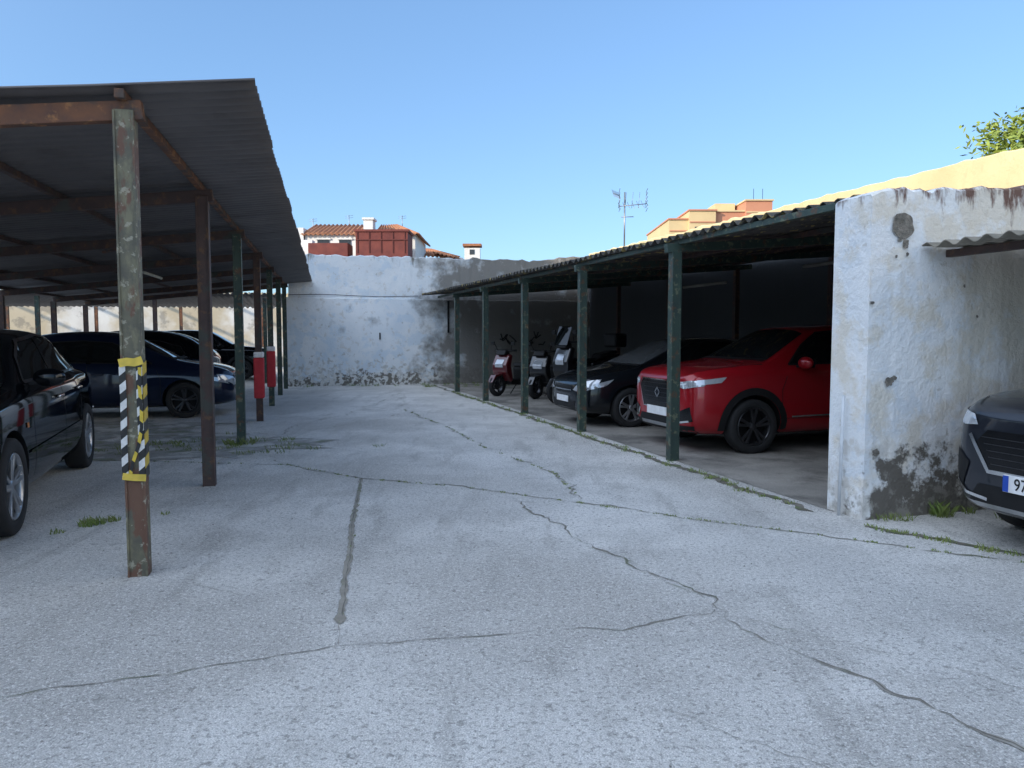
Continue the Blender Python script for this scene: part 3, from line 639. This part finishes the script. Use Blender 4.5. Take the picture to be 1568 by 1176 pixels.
def stripes(name,c1,c2,freq,diag):
    m=bpy.data.materials.new(name); m.use_nodes=True; nt=m.node_tree; b=nt.nodes['Principled BSDF']
    v=nt.nodes.new('ShaderNodeNewGeometry').outputs['Position']; sp=nt.nodes.new('ShaderNodeSeparateXYZ'); nt.links.new(v,sp.inputs[0])
    s=_math(nt,'ADD',_math(nt,'MULTIPLY',sp.outputs[2],freq),_math(nt,'MULTIPLY',sp.outputs[0],freq*diag))
    f=_math(nt,'GREATER_THAN',_math(nt,'FRACT',s),.5)
    n_=_mr(nt,_noise(nt,v,30),.3,.7,.75,1.05); c=_mix(nt,f,c1,c2)
    cb=nt.nodes.new('ShaderNodeCombineColor')
    for k in range(3): nt.links.new(n_,cb.inputs[k])
    nt.links.new(_mix(nt,1.0,c,cb.outputs[0],'MULTIPLY'),b.inputs['Base Color']); b.inputs['Roughness'].default_value=.45
    return m
M_bw=stripes('tape_black_white',(.02,.02,.02),(.72,.72,.70),9,-.9)
M_by=stripes('tape_black_yellow',(.02,.02,.02),(.66,.48,.05),7,.9)
M_yel=plain('tape_yellow',(.62,.45,.06),.45,var=.3)
fL=Vector((-pL.y,pL.x,0)); P0=Vector((-2.33,4.62,0))
def on_post(s,z,o=.0): return P0+pL*s-fL*(.0518+.014+o)+Vector((0,0,z))
def ptape(name,pts,w,mat,o):
    vs=[];fs=[]
    for i,(s,z) in enumerate(pts):
        d=Vector((pts[min(i+1,len(pts)-1)][0]-pts[max(i-1,0)][0],pts[min(i+1,len(pts)-1)][1]-pts[max(i-1,0)][1])).normalized(); q=(-d.y*w/2,d.x*w/2)
        vs+=[on_post(s+q[0],z+q[1],o),on_post(s-q[0],z-q[1],o+.002)]
    for i in range(len(pts)-1): fs.append((2*i,2*i+1,2*i+3,2*i+2))
    mesh(name,vs,fs,mat,E,solid=.001)
ptape('hazard_tape',[(-.050,1.33),(-.047,1.1),(-.051,.85),(-.050,.62)],.036,M_bw,0)
ptape('hazard_tape',[(.046,1.32),(.043,1.1),(.046,.85),(.044,.62)],.034,M_bw,0)
ptape('hazard_tape_band',[(-.066,1.325),(-.02,1.335),(.02,1.33),(.066,1.345)],.05,M_yel,.003)
ptape('hazard_tape_band',[(-.066,.635),(0,.625),(.066,.62)],.042,M_yel,.003)
ptape('hazard_tape_twist',[(-.02,.65),(-.005,.72),(.03,.82),(.050,.93),(.052,1.05),(.045,1.18),(.05,1.30)],.020,M_by,.005)
beam('tape_wrap_side',P0+pL*.060+Vector((0,0,.62)),P0+pL*.060+Vector((0,0,1.34)),.004,.10,M_by,E,side=pL,bevel=0)
M_foam=plain('foam_red',(.50,.03,.04),.7); M_foamw=plain('foam_white',(.75,.72,.72),.7)
for k,z0,z1 in((3,.40,1.10),(4,.40,1.15)):
    x=-2.33-.68*k;y=4.62+2.78*k
    box('bumper_foam_red',(x,y,(z0+z1)/2),(.17,.17,z1-z0),M_foam,E,rotL,.02); box('bumper_foam_white',(x,y,z1+.05),(.165,.165,.10),M_foamw,E,rotL,.02)
# ---- right carport
E=empty('shed_roof_carport',(4,14,0))
E0=Vector((2.80,6.22,2.62)); E1=Vector((-2.70,22.52,2.68))
R0=Vector((7.45,7.72,3.02)); R1=Vector((2.5,23.9,3.05))
corrug('roof_sheets',E0,E1,R0,R1,.177,.028,M_sheetR,E,6,.008,.035)
pr=Vector((.955,.298,0))
for k in range(5):
    x=1.91-.836*k;y=8.88+2.68*k
    post('post_%d'%(k+1),x,y,2.47,.115,M_green,E,AR)
    a=Vector((x,y,2.50))-pr*.12; b=Vector((x,y,0))+pr*4.95+Vector((0,0,2.90))
    beam('rafter',a,b,.08,.10,M_green,E)
    q=Vector((x,y,0))+pr*4.6; post('rear_post_%d'%(k+1),q.x,q.y,2.85,.10,M_rustpost,E,AR)
for q,z in((.04,2.575),(1.6,2.70),(3.2,2.84),(4.6,2.95)):
    a=Vector((2.70,6.40,z))+pr*q; b=Vector((-2.2,22.2,z+.02))+pr*q
    beam('purlin',a,b,.05,.06,M_green if q<1 else M_rustpost,E)
M_tubed=plain('tube_dusty',(.18,.17,.14),.6)
tube('light_tube',[Vector((1.6,11.8,2.35))+pr*2,Vector((1.6,11.8,2.35))+pr*2+Vector((-.4,1.3,0))],.025,M_tubed,E,8)
tube('light_tube',[Vector((2.2,8.6,2.45))+pr*2.4,Vector((2.2,8.6,2.45))+pr*2.4+Vector((-.4,1.3,0))],.025,M_tubed,E,8)
# ---- near right lean-to
E=empty('lean_to_roof',(6,4,0))
dR=Vector((.298,-.955,0))
a0=Vector((A[0]+pr.x*.52,A[1]+pr.y*.52-.02,2.21)); a1=a0+dR*7; b0=a0+pr*4.9+Vector((0,0,.15)); b1=b0+dR*7
corrug('roof_sheets',a0,a1,b0,b1,.177,.022,weather('fibre_cement_light',(.36,.32,.26),(.22,.20,.16),3,.9,.4,50,.005),E,5,.008,.03)
for q in(.25,2.4,4.6):
    beam('purlin',a0+pr*q-dR*0+Vector((0,0,-.06+.03*q)),a0+pr*q+dR*7+Vector((0,0,-.06+.03*q)),.06,.06,M_rustpost,E)
for k in(2.9,5.9):
    q=a0+dR*k+pr*.25; post('post',q.x,q.y,2.14,.11,M_green,E,AR)
# ------------------------------------------------------------------ farther rows of carports on the left
E=empty('middle_carport',(-11,24.5,0))
h0=Vector((-6.9,22.9,2.72)); h1=h0-pL*20; j0=h0+fL*5+Vector((0,0,-.25)); j1=h1+fL*5+Vector((0,0,-.25))
corrug('roof_sheets',h0,h1,j0,j1,.177,.03,M_sheetL,E,4)
for k in range(7):
    q=h0-pL*(.6+k*3.1)+fL*.3; post('post',q.x,q.y,2.6,.11,M_rustpost if k%2 else M_green,E,rotL)
    beam('rafter',q+Vector((0,0,2.6)),q+fL*4.5+Vector((0,0,2.40)),.08,.12,M_rust,E)
E=empty('far_carport',(-15,29,0))
f0=Vector((-9.0,30.2,2.75)); f1=f0-pL*26; g0=f0+fL*2.2+Vector((0,0,.5)); g1=f1+fL*2.2+Vector((0,0,.5))
corrug('roof_sheets',f0,f1,g0,g1,.177,.03,M_sheetFar,E,4)
for k in range(9):
    q=f0-pL*(1+k*3)+fL*.2; post('post',q.x,q.y,2.65,.11,M_rust,E,rotL)
    beam('rafter',q+Vector((0,0,2.65)),q+fL*1.9+Vector((0,0,3.0)),.08,.12,M_rust,E)
E=empty('white_yard_wall',(-18,34,0))
w0=f0+fL*5.2; w1=f1+fL*5.2
wall('masonry',(w1.x,w1.y),(w0.x,w0.y),.3,0,2.75,weather('whitewash_far',(.72,.72,.69),(.60,.59,.56),1,.9,.2,20,layers=[dict(col=(.45,.36,.2),scale=.3,lo=.45,hi=.55,fac=.7),dict(col=(.2,.19,.17),scale=1.2,lo=.55,hi=.62,fac=.6)]),E,.4)
# ------------------------------------------------------------------ background buildings
M_white=weather('white_render',(.78,.76,.72),(.70,.68,.64),1,.9,.1,10)
M_cream=weather('cream_render',(.66,.50,.27),(.58,.44,.24),.5,.9,.1,10)
M_orange=weather('terracotta_render',(.55,.25,.15),(.50,.22,.13),.5,.9,.1,10)
M_tile=weather('roof_tile',(.42,.17,.08),(.30,.13,.07),6,.9,.3,20,layers=[dict(col=(.50,.30,.15),scale=9,lo=.55,hi=.65,fac=.7)])
M_redbox=weather('red_cladding',(.19,.045,.032),(.13,.03,.025),2,.8,.1,20)
M_win=plain('window_dark',(.04,.045,.05),.15)
def tiled(name,P00,P01,P10,P11,par): return corrug(name,P00,P01,P10,P11,.28,.05,M_tile,par,4,.03,.03)
E=empty('tiled_house',(-9,47,0))
box('walls',(-10.2,48.2,3.75),(4.4,5.5,7.5),M_white,E)
box('wing_walls',(-6.9,48.2,3.75),(2.2,5.5,7.48),M_white,E)
tiled('roof_left',(-12.6,45.2,7.45),(-8.85,45.2,7.45),(-12.3,47.6,8.35),(-8.85,47.6,8.35),E)
tiled('roof_right',(-8.2,45.0,7.45),(-5.5,45.0,7.45),(-8.2,47.6,8.35),(-7.2,47.6,8.35),E)
tiled('roof_hip',(-5.5,45.0,7.45),(-5.5,51.2,7.45),(-7.2,47.6,8.35),(-7.2,48.6,8.35),E)
box('chimney',(-8.55,45.6,7.5),(.55,.9,1.6),M_white,E); box('chimney_cap',(-8.55,45.6,8.36),(.7,1.05,.12),M_white,E)
for x in(-11.3,-10.0): 
    box('window',(x,45.43,6.75),(.7,.06,.8),M_win,E); box('window_lintel',(x,45.40,7.2),(.9,.1,.08),M_white,E)
box('side_block',(-12.9,46.8,3.9),(.9,3,7.9),M_white,E)
E=empty('red_clad_hut',(-7.2,43,0))
box('walls',(-7.25,43.2,3.6),(2.9,2,7.2),M_redbox,E); box('parapet',(-7.25,43.2,7.26),(3.05,2.15,.12),M_redbox,E)
M_bat=plain('batten_red',(.11,.025,.02),.8)
for k in range(5): box('batten',(-8.6+.66*k,42.18,6.6),(.05,.04,1.15),M_bat,E)
box('band',(-7.25,42.17,6.75),(2.9,.05,.06),M_bat,E)
box('side_walls',(-10.3,43.1,3.3),(2.2,1.4,6.6),M_redbox,E)
box('pot',(-11.5,43,3.35),(.5,.6,6.9),M_white,E)
E=empty('low_tiled_house',(-5,50,0))
box('walls',(-5.4,52.4,3.3),(4.2,4,6.6),M_white,E)
tiled('roof',(-7.4,50,6.7),(-3.4,50,6.6),(-6.9,52.6,7.5),(-5.6,52.6,7.4),E)
tiled('roof_end',(-5.2,49.6,6.9),(-3.0,49.6,6.35),(-5.2,53.6,7.0),(-3.0,53.6,6.45),E)
E=empty('white_chimney',(-2.35,47,0))
box('stack',(-2.45,47,3.35),(.95,.9,6.9),M_white,E); box('cap',(-2.45,47,6.98),(1.15,1.1,.14),M_tile,E); box('vent',(-2.45,46.54,6.55),(.3,.03,.3),M_win,E)
E=empty('apartment_block',(22,78,0))
for nm_,x0,x1,z,m_,y0 in(('wing_a',15.5,17.4,12.8,M_cream,75),('wing_b',17.4,20.0,13.6,M_cream,74.6),('wing_c',20.0,23.0,13.6,M_orange,75.2),('tower',23.0,25.6,14.6,M_orange,74.8),('wing_d',25.6,28.6,13.4,M_orange,75.4)):
    box(nm_,((x0+x1)/2,y0+6,z/2),(x1-x0,12,z),m_,E); box(nm_+'_cornice',((x0+x1)/2,y0+6,z+.06),(x1-x0+.2,12.3,.14),M_cream if m_ is M_orange else M_orange,E)
    box(nm_+'_string_course',((x0+x1)/2,y0-.03,z-1.1),(x1-x0-.1,.1,.12),M_cream if m_ is M_orange else M_orange,E)
    box('window',((x0+x1)/2-.3,y0-.02,z-2.1),(.9,.08,1.1),M_win,E)
    box('window',((x0+x1)/2-.3,y0-.02,z-5.1),(.9,.08,1.1),M_win,E)
box('lift_house',(21.7,79,14.2),(2.0,3,1.2),M_cream,E)
for x in(24.1,25.0): beam('roof_aerial',(x,76,14.5),(x,76,16.0),.04,.04,M_blackpl,E)
def tower(name,nface,depth,s0,s1,H,origin):
    E=empty(name,origin); dd=Vector((-.2978,.9546,0)); nn=Vector((.9546,.2978,0)); sg=-1 if nface<0 else 1
    def bp(s,t,z): q=nn*(nface+sg*t)+dd*s; return (q.x,q.y,z)
    vs=[bp(s0,0,0),bp(s1,0,0),bp(s1,depth,0),bp(s0,depth,0),bp(s0,0,H),bp(s1,0,H),bp(s1,depth,H),bp(s0,depth,H)]
    mesh('walls',vs,[(3,2,1,0),(4,5,6,7),(0,1,5,4),(1,2,6,5),(2,3,7,6),(3,0,4,7)],M_white,E)
    s=s0+2
    while s<s1-1.5:
        for fl in range(int((H-1)/3.05)):
            q=Vector(bp(s,-.02,1.9+fl*3.05)); beam('window',q-dd*.5,q+dd*.5,.05,1.15,M_win,E,bevel=0)
            q=Vector(bp(s,-.10,1.25+fl*3.05)); beam('window_sill',q-dd*.62,q+dd*.62,.2,.06,M_white,E,bevel=0)
        s+=3.6
tower('unseen_apartment_building',-15,12,-22,19,12.75,(-20,0,0))
tower('unseen_apartment_building',15.5,12,-22,8,17,(16,0,0))  # unseen block, added so its sunlit face bounces warm light into the yard
# antennas
E=empty('tv_antenna',(3.18,21.6,0))
Mal=plain('aerial_aluminium',(.30,.31,.33),.4,.7)
X0,Y0=3.22,21.75
tube('mast',[(X0,Y0,3.7),(X0,Y0,5.55)],.022,Mal,E,8)
for z,dx in((5.15,.62),(5.45,-.35),):
    tube('boom',[(X0-.15,Y0,z),(X0+dx,Y0-.1,z+.06)],.012,Mal,E,6)
    for k in range(7):
        f=k/6; x=X0-.15+(dx+.15)*f; y=Y0-.1*f; tube('element',[(x,y-.25,z+.06*f-.14),(x,y+.25,z+.06*f+.14)],.007,Mal,E,5)
for k in range(6):
    z=5.05+.11*k; tube('reflector_bar',[(X0-.18,Y0-.3,z),(X0-.12,Y0+.3,z)],.008,Mal,E,5); tube('reflector_bar',[(X0+.60,Y0-.3,z),(X0+.66,Y0+.3,z)],.008,Mal,E,5)
for k in range(5):
    tube('reflector_rod',[(X0-.18+.19*k,Y0,5.1),(X0-.14+.19*k,Y0,5.55)],.006,Mal,E,5)
tube('lower_boom',[(X0-.1,Y0,4.85),(X0+.25,Y0-.05,4.85)],.012,Mal,E,6)
for x,y,z in((-12.3,47,8.0),(-10.2,47.6,8.3),(-6.9,47.8,8.3)):
    E=empty('roof_aerial',(x,y,z)); tube('mast',[(x,y,z-.3),(x,y,z+.65)],.02,Mal,E,6)
    for k in range(2): tube('bar',[(x-.25,y,z+.45+.13*k),(x+.25,y,z+.5+.13*k)],.010,Mal,E,5)
# ------------------------------------------------------------------ tree
def tree(name,c,base,R,nleaf,seed):
    rnd=random.Random(seed); E=empty(name,(base[0],base[1],0)); bark=weather('bark',(.12,.09,.06),(.08,.06,.04),8,.9,.4,30)
    tube('trunk',[(base[0],base[1],0),(base[0]+.1,base[1],1.6),(base[0],base[1]+.1,3.0),(c[0],c[1],c[2]-.4)],.16,bark,E,10,r1=.06)
    vs=[];fs=[]; cl=[]
    for i in range(26):
        d=Vector((rnd.gauss(0,1),rnd.gauss(0,1),rnd.gauss(0,.8))).normalized(); q=Vector(c)+Vector((d.x*R[0],d.y*R[1],d.z*R[2]))*rnd.uniform(.5,1.05)
        cl.append(q); tube('limb',[(c[0],c[1],c[2]-.5),Vector(c).lerp(q,.5)+Vector((0,0,.1)),q],.035,bark,E,5,r1=.008)
    for i in range(nleaf):
        q=rnd.choice(cl)+Vector((rnd.gauss(0,.22),rnd.gauss(0,.22),rnd.gauss(0,.17)))
        a=Vector((rnd.gauss(0,1),rnd.gauss(0,1),rnd.gauss(0,.6))).normalized(); b=a.cross(Vector((rnd.gauss(0,1),rnd.gauss(0,1),rnd.gauss(0,1)))).normalized()
        l=rnd.uniform(.05,.10);w=l*.33;k=len(vs); vs+= [q-a*l,q+b*w,q+a*l,q-b*w]; fs.append((k,k+1,k+2,k+3))
    lm=weather('leaf_green',(.32,.38,.06),(.15,.22,.04),2.5,.6,0)
    mesh('crown',vs,fs,lm,E)
tree('leafy_tree',(9.38,13.2,4.8),(10.2,13.4),(1.35,1.2,.72),5600,4)
# ------------------------------------------------------------------ light, sky, camera
el=math.radians(20); az=Vector((-.8,-.6,0)).normalized()
sd=Vector((az.x*math.cos(el),az.y*math.cos(el),math.sin(el)))
W=bpy.data.worlds.new('World'); S.world=W; W.use_nodes=True; nt=W.node_tree
bg=nt.nodes['Background']; sky=nt.nodes.new('ShaderNodeTexSky'); sky.sky_type='NISHITA'; sky.sun_disc=False
sky.sun_elevation=el; sky.sun_rotation=math.atan2(az.x,az.y)%(2*math.pi); sky.air_density=1.0; sky.dust_density=.4; sky.ozone_density=1.2
gmn=nt.nodes.new('ShaderNodeGamma'); gmn.inputs[1].default_value=.62; nt.links.new(sky.outputs[0],gmn.inputs[0])
mul=nt.nodes.new('ShaderNodeMix'); mul.data_type='RGBA'; mul.blend_type='MULTIPLY'; mul.clamp_result=False
mul.inputs[0].default_value=1; mul.inputs[7].default_value=(1.38,1.98,2.75,1); nt.links.new(gmn.outputs[0],mul.inputs[6])
# broad glow added on the sun side of the sky to lift the shaded yard
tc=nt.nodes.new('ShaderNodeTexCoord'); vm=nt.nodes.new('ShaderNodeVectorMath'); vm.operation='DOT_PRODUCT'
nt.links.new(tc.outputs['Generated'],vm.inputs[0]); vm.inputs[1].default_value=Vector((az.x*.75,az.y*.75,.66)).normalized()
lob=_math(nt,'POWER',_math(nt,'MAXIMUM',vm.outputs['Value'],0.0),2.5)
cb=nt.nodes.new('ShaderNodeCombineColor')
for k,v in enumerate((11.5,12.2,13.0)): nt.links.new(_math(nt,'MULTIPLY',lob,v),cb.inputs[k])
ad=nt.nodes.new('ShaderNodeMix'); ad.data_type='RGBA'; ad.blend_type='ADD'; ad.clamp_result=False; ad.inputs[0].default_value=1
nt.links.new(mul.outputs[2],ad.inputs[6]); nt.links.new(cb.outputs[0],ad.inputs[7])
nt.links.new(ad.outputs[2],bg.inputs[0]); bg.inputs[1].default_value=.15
l=bpy.data.lights.new('sun','SUN'); l.energy=4.5; l.angle=math.radians(.5); l.color=(1,.86,.68)
lo=bpy.data.objects.new('sun',l); COL.objects.link(lo)
lo.rotation_euler=sd.to_track_quat('Z','Y').to_euler(); lo.location=(-20,-20,20)
cam=bpy.data.cameras.new('camera'); co=bpy.data.objects.new('camera',cam); COL.objects.link(co); S.camera=co
co.location=(0,0,1.5); co.rotation_euler=(math.radians(90-3.78),0,0); cam.sensor_width=36; cam.lens=26.4; cam.clip_end=2000; cam.clip_start=.05
S.view_settings.view_transform='Standard'; S.view_settings.look='None'; S.view_settings.exposure=0
